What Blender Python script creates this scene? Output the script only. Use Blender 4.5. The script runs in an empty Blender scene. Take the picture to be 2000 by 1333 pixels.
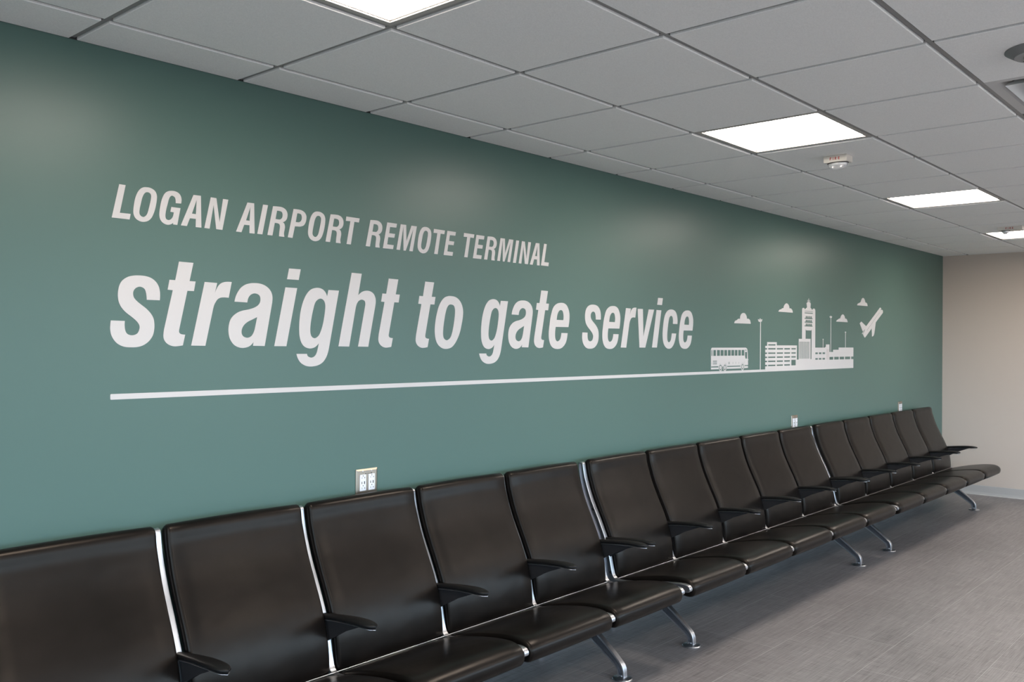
import bpy, bmesh, math, random
from mathutils import Vector, Matrix
from mathutils.geometry import tessellate_polygon

sc = bpy.context.scene
COL = sc.collection
rnd = random.Random(7)
H = 2.5598          # ceiling height
T = 0.6096          # ceiling module
Y1 = 0.2522         # width of the cut tile beside the green wall
XE = 9.2263         # end wall
XB = -4.6           # wall behind the camera
YR = -6.6           # wall with the windows, opposite the green one

# ------------------------------------------------------------------ camera
cam_data = bpy.data.cameras.new('camera')
cam = bpy.data.objects.new('camera', cam_data); COL.objects.link(cam)
a, b, c = 0.72718356, 0.00240973, 0.00617726
f = Vector((math.cos(a)*math.cos(b), math.sin(a)*math.cos(b), math.sin(b)))
r = f.cross(Vector((0, 0, 1))).normalized(); u = r.cross(f)
r2 = r*math.cos(c) + u*math.sin(c); u2 = -r*math.sin(c) + u*math.cos(c)
M = Matrix((r2, u2, -f)).transposed().to_4x4()
M.translation = Vector((-1.22095, -3.0035, 1.58268))
cam.matrix_world = M
cam_data.sensor_fit = 'HORIZONTAL'; cam_data.sensor_width = 36
cam_data.lens = 1752.7/2000*36
cam_data.clip_start = 0.05
sc.camera = cam

# ------------------------------------------------------------------ colour management
sc.view_settings.view_transform = 'Standard'
sc.view_settings.look = 'None'
sc.view_settings.gamma = 1
sc.view_settings.use_curve_mapping = False
sc.view_settings.exposure = 0.24

# ------------------------------------------------------------------ daylight
PANEL = 23.5
SKY = 8.6
GROUND = 1.7
world = bpy.data.worlds.new('daylight'); sc.world = world
world.use_nodes = True
wn = world.node_tree; bgn = wn.nodes['Background']
wtc = wn.nodes.new('ShaderNodeTexCoord'); wsx = wn.nodes.new('ShaderNodeSeparateXYZ')
wrp = wn.nodes.new('ShaderNodeValToRGB')          # ground below the horizon, overcast sky above it
els = wrp.color_ramp.elements
els[0].position = 0.0; els[0].color = (GROUND*0.95, GROUND*0.97, GROUND, 1)
els[1].position = 1.0; els[1].color = (SKY*0.56, SKY*0.80, SKY*1.1, 1)
e1 = els.new(0.495); e1.color = (GROUND*0.95, GROUND*0.97, GROUND, 1)
e2 = els.new(0.515); e2.color = (SKY*0.56, SKY*0.78, SKY*1.0, 1)
wma = wn.nodes.new('ShaderNodeMath'); wma.operation = 'MULTIPLY_ADD'; wma.inputs[1].default_value = 0.5; wma.inputs[2].default_value = 0.5
wn.links.new(wtc.outputs['Generated'], wsx.inputs[0]); wn.links.new(wsx.outputs['Z'], wma.inputs[0])
wn.links.new(wma.outputs[0], wrp.inputs[0]); wn.links.new(wrp.outputs[0], bgn.inputs['Color'])
bgn.inputs['Strength'].default_value = 1.0
WINDOWS = [(-3.8, -0.9), (-0.5, 2.4), (2.8, 5.7), (6.1, 9.0)]   # along the wall opposite the green one
WBACK = [(-5.8, -3.4), (-3.0, -1.0)]                            # in the wall behind the camera
WZ = (0.75, 2.3)
def portal(loc, w, rz):
    ld = bpy.data.lights.new('window_portal', 'AREA'); ld.shape = 'RECTANGLE'
    ld.size = w; ld.size_y = WZ[1]-WZ[0]; ld.cycles.is_portal = True
    lo = bpy.data.objects.new('window_portal', ld); COL.objects.link(lo)
    lo.location = loc; lo.rotation_euler = (math.radians(90), 0, rz)
for (x0, x1) in WINDOWS: portal(((x0+x1)/2, YR-0.05, (WZ[0]+WZ[1])/2), x1-x0, 0)
for (y0, y1) in WBACK: portal((XB-0.05, (y0+y1)/2, (WZ[0]+WZ[1])/2), y1-y0, math.radians(-90))

# ------------------------------------------------------------------ materials
def mat(name, col, rough=0.5, metal=0.0, spec=0.5, emit=None, estr=0):
    m = bpy.data.materials.new(name); m.use_nodes = True
    p = m.node_tree.nodes['Principled BSDF']
    p.inputs['Base Color'].default_value = (*col, 1)
    p.inputs['Roughness'].default_value = rough
    p.inputs['Metallic'].default_value = metal
    p.inputs['Specular IOR Level'].default_value = spec
    if emit:
        p.inputs['Emission Color'].default_value = (*emit, 1)
        p.inputs['Emission Strength'].default_value = estr
    return m

def noise_bump(m, scale=(60, 60, 60), strength=0.1, dist=0.001, detail=3, coord='Object'):
    nt = m.node_tree; p = nt.nodes['Principled BSDF']
    tc = nt.nodes.new('ShaderNodeTexCoord'); mp = nt.nodes.new('ShaderNodeMapping')
    mp.inputs['Scale'].default_value = scale
    n = nt.nodes.new('ShaderNodeTexNoise'); n.inputs['Detail'].default_value = detail
    n.inputs['Scale'].default_value = 1
    bp = nt.nodes.new('ShaderNodeBump'); bp.inputs['Strength'].default_value = strength
    bp.inputs['Distance'].default_value = dist
    nt.links.new(tc.outputs[coord], mp.inputs[0]); nt.links.new(mp.outputs[0], n.inputs['Vector'])
    nt.links.new(n.outputs['Fac'], bp.inputs['Height'])
    old = p.inputs['Normal'].links[0].from_socket if p.inputs['Normal'].links else None
    if old: nt.links.new(old, bp.inputs['Normal'])
    nt.links.new(bp.outputs[0], p.inputs['Normal'])
    return m

def noise_color(m, c1, c2, scale, detail=4, lo=0.35, hi=0.65):
    nt = m.node_tree; p = nt.nodes['Principled BSDF']
    tc = nt.nodes.new('ShaderNodeTexCoord'); mp = nt.nodes.new('ShaderNodeMapping')
    mp.inputs['Scale'].default_value = scale
    n = nt.nodes.new('ShaderNodeTexNoise'); n.inputs['Detail'].default_value = detail; n.inputs['Scale'].default_value = 1
    rp = nt.nodes.new('ShaderNodeValToRGB')
    rp.color_ramp.elements[0].position = lo; rp.color_ramp.elements[0].color = (*c1, 1)
    rp.color_ramp.elements[1].position = hi; rp.color_ramp.elements[1].color = (*c2, 1)
    nt.links.new(tc.outputs['Object'], mp.inputs[0]); nt.links.new(mp.outputs[0], n.inputs['Vector'])
    nt.links.new(n.outputs['Fac'], rp.inputs[0]); nt.links.new(rp.outputs[0], p.inputs['Base Color'])
    return m

GREEN = mat('green_wall_paint', (0.084, 0.150, 0.131), 0.35, spec=0.30)
noise_bump(GREEN, (180, 180, 180), 0.10, 0.0006)
BEIGE = mat('beige_wall_paint', (0.57, 0.495, 0.435), 0.6); noise_bump(BEIGE, (180, 180, 180), 0.08, 0.0006)
PALE = mat('pale_wall_paint', (0.45, 0.44, 0.42), 0.7); noise_bump(PALE, (150, 150, 150), 0.08, 0.0006)
TILE = mat('ceiling_tile', (0.62, 0.61, 0.60), 0.9, spec=0.2)
noise_color(TILE, (0.86, 0.85, 0.835), (0.93, 0.92, 0.905), (260, 260, 260), 2)
noise_bump(TILE, (300, 300, 300), 0.15, 0.0008, 2)
GRID = mat('ceiling_grid_metal', (0.30, 0.29, 0.28), 0.6)
VINYL = mat('white_vinyl', (0.58, 0.565, 0.56), 0.5, spec=0.3)
VGREY = mat('grey_vinyl', (0.52, 0.49, 0.48), 0.5)
BASE = mat('grey_rubber_base', (0.42, 0.41, 0.40), 0.55)
LEATHER = mat('black_leather', (0.012, 0.0105, 0.0095), 0.31, spec=0.19)
LEATHER.node_tree.nodes['Principled BSDF'].inputs['Specular Tint'].default_value = (1.0, 0.86, 0.74, 1)
noise_color(LEATHER, (0.0032, 0.0028, 0.0026), (0.0065, 0.0052, 0.0046), (7, 7, 7), 5)
noise_bump(LEATHER, (3.5, 7, 7), 0.55, 0.006, 2)
noise_bump(LEATHER, (420, 420, 420), 0.18, 0.0005, 2)
ALU = mat('polished_aluminium', (0.58, 0.58, 0.60), 0.33, 1.0); noise_bump(ALU, (90, 90, 90), 0.05, 0.0004)
ALUD = mat('recess_shade_aluminium', (0.10, 0.10, 0.11), 0.55, 0.6); noise_bump(ALUD, (200, 200, 200), 0.1, 0.0004)  # darkened so the recessed leg webs read as shade
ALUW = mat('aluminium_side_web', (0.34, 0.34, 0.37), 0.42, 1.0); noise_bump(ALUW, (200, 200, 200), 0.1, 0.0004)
BLACKP = mat('black_arm_pad', (0.006, 0.0055, 0.0055), 0.45, spec=0.25); noise_bump(BLACKP, (250, 250, 250), 0.12, 0.0004)
BRKT = mat('dark_grey_bracket', (0.017, 0.016, 0.017), 0.5, spec=0.3); noise_bump(BRKT, (250, 250, 250), 0.1, 0.0003)
BEAM = mat('dark_steel_beam', (0.035, 0.035, 0.037), 0.5)
STEEL = mat('brushed_steel_plate', (0.42, 0.36, 0.29), 0.36, 1.0); noise_bump(STEEL, (20, 20, 900), 0.12, 0.0003)
WPLAS = mat('white_plastic', (0.80, 0.80, 0.84), 0.4)
DARK = mat('dark_slot', (0.02, 0.02, 0.02), 0.6)
LAMP = mat('light_diffuser', (0.9, 0.9, 0.9), 0.5, emit=(1.0, 0.90, 0.80), estr=PANEL)
LFRAME = mat('light_frame', (0.45, 0.42, 0.39), 0.5)
DEVW = mat('cream_device_plastic', (0.70, 0.66, 0.60), 0.45)
RED = mat('red_print', (0.45, 0.03, 0.03), 0.5)
CLEAR = mat('clear_lens', (0.85, 0.87, 0.9), 0.04, spec=0.7); CLEAR.node_tree.nodes['Principled BSDF'].inputs['Alpha'].default_value = 0.38
MIRROR = mat('flash_reflector', (0.92, 0.90, 0.88), 0.30, 1.0)
GREYM = mat('grey_camera_housing', (0.22, 0.22, 0.22), 0.45)
GREYR = mat('grey_camera_ring', (0.36, 0.36, 0.36), 0.45)
SMOKE = mat('smoked_dome', (0.02, 0.02, 0.025), 0.05, spec=0.8)
DIFFM = mat('grey_diffuser_metal', (0.60, 0.59, 0.58), 0.5)
DIFFW = mat('window_lit_diffuser_metal', (0.68, 0.70, 0.70), 0.45)  # louver blades lightened to stand for window light falling on them
PLENUM = mat('plenum_black', (0.01, 0.01, 0.01), 0.9)

# woven-look floor tile: fine streaks along the room and across it, faint pale joints
FLOOR = mat('woven_vinyl_floor', (0.25, 0.235, 0.23), 0.42, spec=0.45)
nt = FLOOR.node_tree; p = nt.nodes['Principled BSDF']
tc = nt.nodes.new('ShaderNodeTexCoord')
def nz(scale, detail, rough=0.6):
    mp = nt.nodes.new('ShaderNodeMapping'); mp.inputs['Scale'].default_value = scale
    n = nt.nodes.new('ShaderNodeTexNoise'); n.inputs['Scale'].default_value = 1
    n.inputs['Detail'].default_value = detail; n.inputs['Roughness'].default_value = rough
    nt.links.new(tc.outputs['Object'], mp.inputs[0]); nt.links.new(mp.outputs[0], n.inputs['Vector'])
    return n.outputs['Fac']
def math_n(op, x, y):
    m = nt.nodes.new('ShaderNodeMath'); m.operation = op
    for k, v in ((0, x), (1, y)):
        if isinstance(v, (int, float)): m.inputs[k].default_value = v
        else: nt.links.new(v, m.inputs[k])
    return m.outputs[0]
s1 = nz((6, 240, 1), 4); s2 = nz((200, 9, 1), 4); s3 = nz((1.2, 1.6, 1), 2); s4 = nz((2, 60, 1), 3)
v = math_n('ADD', math_n('MULTIPLY', s1, 0.40), math_n('MULTIPLY', s2, 0.30))
v = math_n('ADD', v, math_n('MULTIPLY', s3, 0.12)); v = math_n('ADD', v, math_n('MULTIPLY', s4, 0.18))
rp = nt.nodes.new('ShaderNodeValToRGB')
rp.color_ramp.elements[0].position = 0.38; rp.color_ramp.elements[0].color = (0.082, 0.074, 0.076, 1)
rp.color_ramp.elements[1].position = 0.63; rp.color_ramp.elements[1].color = (0.300, 0.277, 0.276, 1)
nt.links.new(v, rp.inputs[0])
br = nt.nodes.new('ShaderNodeTexBrick')
br.inputs['Color1'].default_value = (0, 0, 0, 1); br.inputs['Color2'].default_value = (0.12, 0.12, 0.12, 1)
br.inputs['Mortar'].default_value = (1, 1, 1, 1)
br.inputs['Scale'].default_value = 1; br.inputs['Mortar Size'].default_value = 0.0016
br.inputs['Brick Width'].default_value = 0.914; br.inputs['Row Height'].default_value = 0.457
nt.links.new(tc.outputs['Object'], br.inputs['Vector'])
br2 = math_n('MULTIPLY', br.outputs['Color'], math_n('MULTIPLY', nz((3, 3, 1), 2), 1.15))
mx = nt.nodes.new('ShaderNodeMix'); mx.data_type = 'RGBA'
nt.links.new(br2, mx.inputs['Factor']); nt.links.new(rp.outputs[0], mx.inputs['A'])
mx.inputs['B'].default_value = (0.44, 0.42, 0.41, 1)
nt.links.new(mx.outputs['Result'], p.inputs['Base Color'])
bp = nt.nodes.new('ShaderNodeBump'); bp.inputs['Strength'].default_value = 0.25; bp.inputs['Distance'].default_value = 0.0006
nt.links.new(v, bp.inputs['Height']); nt.links.new(bp.outputs[0], p.inputs['Normal'])

# ------------------------------------------------------------------ helpers
def link(name, bm, m, parent=None, smooth=False, angle=None):
    me = bpy.data.meshes.new(name)
    bmesh.ops.recalc_face_normals(bm, faces=bm.faces)
    bm.to_mesh(me); bm.free()
    mats = m if isinstance(m, (list, tuple)) else [m]
    for k in mats: me.materials.append(k)
    if smooth:
        for pl in me.polygons: pl.use_smooth = True
        if angle: me.set_sharp_from_angle(angle=math.radians(angle))
    o = bpy.data.objects.new(name, me); COL.objects.link(o)
    if parent: o.parent = parent
    return o

def tag(o, label, cat, group=None, kind=None):
    if label: o['label'] = label
    if cat: o['category'] = cat
    if group: o['group'] = group
    if kind: o['kind'] = kind
    return o

def thing(name, label, cat, loc=(0, 0, 0), group=None):
    o = bpy.data.objects.new(name, None); o.empty_display_size = 0.1
    COL.objects.link(o); o.location = loc
    return tag(o, label, cat, group)

def struct(name, bm, m, **k):
    o = link(name, bm, m, **k); o['kind'] = 'structure'; return o

def box(bm, x0, x1, y0, y1, z0, z1, mi=0, bev=0):
    b = bmesh.new() if bev else bm
    vs = [b.verts.new((x, y, z)) for x in (x0, x1) for y in (y0, y1) for z in (z0, z1)]
    fs = []
    for q in ((0, 1, 3, 2), (4, 6, 7, 5), (0, 4, 5, 1), (2, 3, 7, 6), (0, 2, 6, 4), (1, 5, 7, 3)):
        fc = b.faces.new([vs[k] for k in q]); fc.material_index = mi; fs.append(fc)
    if bev:
        bmesh.ops.bevel(b, geom=b.edges[:], offset=bev, segments=2, affect='EDGES')
        for fc in b.faces: fc.material_index = mi
        merge(bm, b)

def merge(bm, b, mtx=None):
    if mtx is not None: bmesh.ops.transform(b, matrix=mtx, verts=b.verts)
    mp = {v_: bm.verts.new(v_.co) for v_ in b.verts}
    for fc in b.faces:
        try:
            nf = bm.faces.new([mp[v_] for v_ in fc.verts]); nf.material_index = fc.material_index; nf.smooth = fc.smooth
        except ValueError: pass
    b.free()

def smooth_closed(pts, n=4):
    """closed Catmull-Rom through all points"""
    out = []; N = len(pts)
    for i in range(N):
        p0, p1, p2, p3 = (Vector(pts[(i+k) % N]) for k in (-1, 0, 1, 2))
        for k in range(n):
            t = k/n
            out.append(0.5*((2*p1) + (p2-p0)*t + (2*p0-5*p1+4*p2-p3)*t*t + (3*p1-p0-3*p2+p3)*t**3))
    return out

def contour(pts, n=5):
    """pts: (x, z, smooth flag). Corners stay sharp, runs of smooth points are splined."""
    N = len(pts)
    P = [Vector((q[0], q[1])) for q in pts]; S = [q[2] for q in pts]
    out = []
    for i in range(N):
        j = (i+1) % N
        out.append(P[i])
        if not (S[i] or S[j]): continue
        p1, p2 = P[i], P[j]
        p0 = P[i-1] if S[i] else p1 + (p1-p2)*0.0
        p3 = P[(j+1) % N] if S[j] else p2
        for k in range(1, n):
            t = k/n
            out.append(0.5*((2*p1) + (p2-p0)*t + (2*p0-5*p1+4*p2-p3)*t*t + (3*p1-p0-3*p2+p3)*t**3))
    return out

def decal(bm, loops, th=0.0012, y=-0.0002, mi=0):
    """flat vinyl shape on the green wall; loops in metres (x, z): first the outline, then its holes"""
    lines = [[Vector((q[0], q[1], 0)) for q in lp] for lp in loops]
    flat = [q for lp in lines for q in lp]
    tris = tessellate_polygon(lines)
    fr = [bm.verts.new((q.x, y-th, q.y)) for q in flat]
    bk = [bm.verts.new((q.x, y, q.y)) for q in flat]
    for t_ in tris:
        try:
            bm.faces.new([fr[k] for k in t_]).material_index = mi
            bm.faces.new([bk[k] for k in reversed(t_)]).material_index = mi
        except ValueError: pass
    o = 0
    for lp in lines:
        n = len(lp)
        for k in range(n):
            bm.faces.new((fr[o+k], fr[o+(k+1) % n], bk[o+(k+1) % n], bk[o+k])).material_index = mi
        o += n

def rect(x0, x1, z0, z1): return [(x0, z0), (x1, z0), (x1, z1), (x0, z1)]
def ell(cx, cz, rx, rz, n=20): return [(cx+rx*math.cos(2*math.pi*k/n), cz+rz*math.sin(2*math.pi*k/n)) for k in range(n)]

def offset_loop(loop, d):
    """inward offset of a closed yz loop (list of 2D Vectors)"""
    n = len(loop); A = sum(loop[k].x*loop[(k+1) % n].y-loop[(k+1) % n].x*loop[k].y for k in range(n))
    sgn = 1 if A > 0 else -1; out = []
    for k in range(n):
        e1 = (loop[k]-loop[k-1]); e2 = (loop[(k+1) % n]-loop[k])
        if e1.length < 1e-9 or e2.length < 1e-9: out.append(loop[k].copy()); continue
        e1.normalize(); e2.normalize()
        n1 = Vector((-e1.y, e1.x)); n2 = Vector((-e2.y, e2.x)); m = n1+n2
        if m.length < 1e-6: m = n1
        m.normalize(); m *= 1/max(0.5, m.dot(n1))
        out.append(loop[k] + m*d*sgn)
    return out

def ring_yz(bm, loop, x): return [bm.verts.new((x, q.x, q.y)) for q in loop]
def bridge(bm, r0, r1):
    n = len(r0)
    for k in range(n): bm.faces.new((r0[k], r0[(k+1) % n], r1[(k+1) % n], r1[k]))

def ibeam(bm, loop, w, d=0.005, ww=0.004, x=0.0, wmi=0):
    """cast part seen from the side: a raised rim of half width w around a recessed web of half width ww"""
    inner = offset_loop(loop, d)
    chamf = offset_loop(loop, 0.0012)
    R = [ring_yz(bm, loop, x-w+0.0015), ring_yz(bm, loop, x+w-0.0015), ring_yz(bm, chamf, x+w), ring_yz(bm, inner, x+w), ring_yz(bm, inner, x+ww)]
    L = [ring_yz(bm, chamf, x-w), ring_yz(bm, inner, x-w), ring_yz(bm, inner, x-ww)]
    seq = [L[2], L[1], L[0], R[0], R[1], R[2], R[3], R[4]]
    for s0, s1_ in zip(seq, seq[1:]): bridge(bm, s0, s1_)
    for cap in (seq[0], seq[-1]):
        tris = tessellate_polygon([[Vector((v_.co.y, v_.co.z, 0)) for v_ in cap]])
        for t_ in tris:
            try: bm.faces.new([cap[k] for k in t_]).material_index = wmi
            except ValueError: pass

def pad(bm, loop, x0, x1, rnd_=0.013, crown=0.005, n=9, sag=None):
    """upholstered pad: yz section lofted along x with rounded sides"""
    st = [(0.0, rnd_*0.95), (0.0015, rnd_*0.62), (0.004, rnd_*0.34), (0.008, rnd_*0.12), (0.014, 0.0)]
    xs = [(x0+s, d) for s, d in st]
    W_ = x1-x0
    xs += [(x0+0.014+(W_-0.028)*k/n, 0.0) for k in range(1, n)]
    xs += [(x1-s, d) for s, d in reversed(st)]
    rings = []
    for x, d in xs:
        lp = offset_loop(loop, d) if d > 0 else loop
        uu = (x-x0)/W_*2-1; cr = crown*(1-uu*uu)
        off = offset_loop(lp, -cr) if cr > 1e-5 else lp
        rings.append(ring_yz(bm, off, x))
    for r0, r1 in zip(rings, rings[1:]): bridge(bm, r0, r1)
    for cap in (rings[0], rings[-1]):
        for t_ in tessellate_polygon([[Vector((v_.co.y, v_.co.z, 0)) for v_ in cap]]):
            try: bm.faces.new([cap[k] for k in t_])
            except ValueError: pass

def tube(bm, p0, p1, ra, rb=None, n=16, rx=None):
    p0, p1 = Vector(p0), Vector(p1); rb = ra if rb is None else rb
    d = (p1-p0).normalized(); up = Vector((0, 0, 1)) if abs(d.z) < 0.9 else Vector((1, 0, 0))
    s = d.cross(up).normalized(); t = s.cross(d)
    k2 = rx or 1.0
    A = [bm.verts.new(p0+(s*math.cos(2*math.pi*k/n)*k2+t*math.sin(2*math.pi*k/n))*ra) for k in range(n)]
    B = [bm.verts.new(p1+(s*math.cos(2*math.pi*k/n)*k2+t*math.sin(2*math.pi*k/n))*rb) for k in range(n)]
    bridge(bm, A, B); bm.faces.new(A); bm.faces.new(B)

def lathe(bm, prof, c, n=40, sx=1, sy=1, mi=0):
    rings = []
    for rr, z in prof:
        rings.append([bm.verts.new((c[0]+rr*sx*math.cos(2*math.pi*k/n), c[1]+rr*sy*math.sin(2*math.pi*k/n), c[2]+z)) for k in range(n)])
    for r0, r1 in zip(rings, rings[1:]):
        for k in range(n): bm.faces.new((r0[k], r0[(k+1) % n], r1[(k+1) % n], r1[k])).material_index = mi
    for q in (rings[0], rings[-1]): bm.faces.new(q).material_index = mi

# ------------------------------------------------------------------ room shell
bm = bmesh.new(); box(bm, XB-0.2, XE+0.2, YR-0.2, 0.2, -0.1, 0); struct('floor', bm, FLOOR)
bm = bmesh.new(); box(bm, XB-0.2, XE+0.2, 0, 0.15, 0, 2.9); struct('wall_left', bm, GREEN)
bm = bmesh.new(); box(bm, XE, XE+0.15, YR-0.2, 0, 0, 2.9); struct('wall_end', bm, BEIGE)
bm = bmesh.new()
box(bm, XB-0.15, XB, YR-0.2, 0, 0, WZ[0]); box(bm, XB-0.15, XB, YR-0.2, 0, WZ[1], 2.9)
ys = [YR-0.2] + [q for w_ in WBACK for q in w_] + [0]
for k in range(0, len(ys), 2): box(bm, XB-0.15, XB, ys[k], ys[k+1], WZ[0], WZ[1])
struct('wall_back', bm, PALE)
for i, (y0, y1) in enumerate(WBACK):
    bm = bmesh.new()
    for q in ((y0, y0+0.05), (y1-0.05, y1), ((y0+y1)/2-0.025, (y0+y1)/2+0.025)): box(bm, XB-0.12, XB-0.04, q[0], q[1], WZ[0], WZ[1])
    for q in ((WZ[0], WZ[0]+0.05), (WZ[1]-0.05, WZ[1])): box(bm, XB-0.12, XB-0.04, y0, y1, q[0], q[1])
    struct('window_%d' % (i+5), bm, GRID)
bm = bmesh.new()
box(bm, XB, XE, YR-0.15, YR, 0, WZ[0]); box(bm, XB, XE, YR-0.15, YR, WZ[1], 2.9)
xs = [XB] + [q for w_ in WINDOWS for q in w_] + [XE]
for k in range(0, len(xs), 2): box(bm, xs[k], xs[k+1], YR-0.15, YR, WZ[0], WZ[1])
struct('wall_right', bm, PALE)
for i, (x0, x1) in enumerate(WINDOWS):
    bm = bmesh.new()
    for q in ((x0, x0+0.05), (x1-0.05, x1), ((x0+x1)/2-0.025, (x0+x1)/2+0.025)): box(bm, q[0], q[1], YR-0.12, YR-0.04, WZ[0], WZ[1])
    for q in ((WZ[0], WZ[0]+0.05), (WZ[1]-0.05, WZ[1])): box(bm, x0, x1, YR-0.12, YR-0.04, q[0], q[1])
    struct('window_%d' % (i+1), bm, GRID)

# coved rubber base along the end wall and the green wall
def cove(bm, axis):
    prof = [(0, 0.10), (0.004, 0.1015), (0.006, 0.098), (0.0065, 0.03), (0.010, 0.012), (0.018, 0.003), (0.019, 0.0), (0, 0)]
    if axis == 'x':
        A = [bm.verts.new((XB, -q[0], q[1])) for q in prof]; B = [bm.verts.new((XE-0.02, -q[0], q[1])) for q in prof]
    else:
        A = [bm.verts.new((XE-q[0], -0.001, q[1])) for q in prof]; B = [bm.verts.new((XE-q[0], YR, q[1])) for q in prof]
    bridge(bm, A, B); bm.faces.new(A); bm.faces.new(B)
bm = bmesh.new(); cove(bm, 'x'); struct('baseboard_left', bm, BASE)
bm = bmesh.new(); cove(bm, 'y'); struct('baseboard_end', bm, BASE)

# ------------------------------------------------------------------ ceiling: tegular tiles in a metal grid
def yk(k): return -(Y1+(k-1)*T)      # k-th grid line parallel to the green wall; k = 0 is the wall itself
NI0, NI1, NK = -7, 16, 14
LIGHTS = [(i, k) for k in (2, 6, 10) for i in (-4, 0, 4, 8, 12)]
SKIP = set(LIGHTS) | {(4, 4)}
G2 = 0.0125; RV = 0.0070
bmT = bmesh.new()
for i in range(NI0, NI1):
    for k in range(0, NK):
        if (i, k) in SKIP: continue
        x0 = max(i*T, XB); x1 = min((i+1)*T, XE)
        ya = 0 if k == 0 else yk(k); yb = max(yk(k+1), YR)
        if x1-x0 < 0.02 or ya-yb < 0.02: continue
        a0 = x0+(G2 if x0 > XB else 0.0); a1 = x1-(G2 if x1 < XE else 0.0)
        b1 = ya-(G2 if k else 0.004); b0 = yb+(G2 if yb > YR else 0)
        # dropped face with a small chamfer and its vertical edge
        cf = 0.002
        lo = [bmT.verts.new(q) for q in ((a0+cf, b0+cf, H), (a1-cf, b0+cf, H), (a1-cf, b1-cf, H), (a0+cf, b1-cf, H))]
        md = [bmT.verts.new(q) for q in ((a0, b0, H+cf), (a1, b0, H+cf), (a1, b1, H+cf), (a0, b1, H+cf))]
        hi = [bmT.verts.new(q) for q in ((a0, b0, H+RV+0.012), (a1, b0, H+RV+0.012), (a1, b1, H+RV+0.012), (a0, b1, H+RV+0.012))]
        bmT.faces.new(lo); bmT.faces.new(hi)
        bridge(bmT, lo, md); bridge(bmT, md, hi)
struct('ceiling', bmT, TILE)
bmG = bmesh.new()
for k in range(1, NK):
    if yk(k) > YR+0.02: box(bmG, XB, XE, yk(k)-0.0075, yk(k)+0.0075, H+RV-0.0005, H+RV+0.03)
for i in range(NI0, NI1):
    if XB < i*T < XE: box(bmG, i*T-0.0075, i*T+0.0075, YR, 0, H+RV, H+RV+0.03)
struct('trim_1', bmG, GRID)
bm = bmesh.new(); box(bm, XB-0.15, XE+0.15, YR-0.15, 0.15, H+0.12, H+0.25); struct('sky_blocker_slab', bm, PLENUM)  # unseen slab over the ceiling, added to keep sky light out
# wall angle, coloured dark to draw the shadow line along the cut tiles
bm = bmesh.new()
box(bm, XB, XE, -0.0035, 0, H+0.001, H+0.05); box(bm, XE-0.004, XE, YR, 0, H+0.001, H+0.05)
struct('trim_3', bm, DARK)

# ------------------------------------------------------------------ ceiling light panels
def ceiling_light():
    t = thing('ceiling_light', '', 'ceiling light')
    h = T/2-0.008; bm = bmesh.new()
    q = h-0.021
    for s in (((-h, h), (-h, -q)), ((-h, h), (q, h)), ((-h, -q), (-q, q)), ((q, h), (-q, q))):
        box(bm, s[0][0], s[0][1], s[1][0], s[1][1], 0.004, 0.03)
    e = q-0.004
    for s in (((-q, q), (-q, -e)), ((-q, q), (e, q)), ((-q, -e), (-e, e)), ((e, q), (-e, e))):
        box(bm, s[0][0], s[0][1], s[1][0], s[1][1], 0.009, 0.03, 1)
    link('frame', bm, [LFRAME, GRID], t)
    bm = bmesh.new(); box(bm, -e, e, -e, e, 0.013, 0.02); link('diffuser', bm, LAMP, t)
    return t
def dup(root, loc):
    r_ = root.copy(); COL.objects.link(r_); r_.location = loc
    for ch in root.children:
        c_ = ch.copy(); COL.objects.link(c_); c_.parent = r_
        for g_ in ch.children:
            d_ = g_.copy(); COL.objects.link(d_); d_.parent = c_
    return r_
seen = {(0, 2): 'glowing square ceiling light cut by the top edge, above the capital lettering',
        (4, 2): 'glowing square ceiling light just before the nearer red-lettered fire strobe',
        (8, 2): 'glowing square ceiling light between the two red-lettered fire strobes',
        (12, 2): 'glowing square ceiling light behind the farther fire strobe, nearest the beige wall'}
L0 = None
for (i, k) in LIGHTS:
    loc = ((i+0.5)*T, yk(k)-T/2, H)
    if L0 is None: L0 = ceiling_light(); L0.location = loc; o = L0
    else: o = dup(L0, loc)
    if (i, k) in seen: tag(o, seen[(i, k)], 'ceiling light', 'square ceiling lights')
    elif k == 2: tag(o, 'square ceiling light out of frame behind the photographer, in the visible row', 'ceiling light', 'square ceiling lights')
    else: tag(o, 'square ceiling light out of frame, in a row farther from the green wall', 'ceiling light', 'ceiling lights outside the frame')

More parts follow.
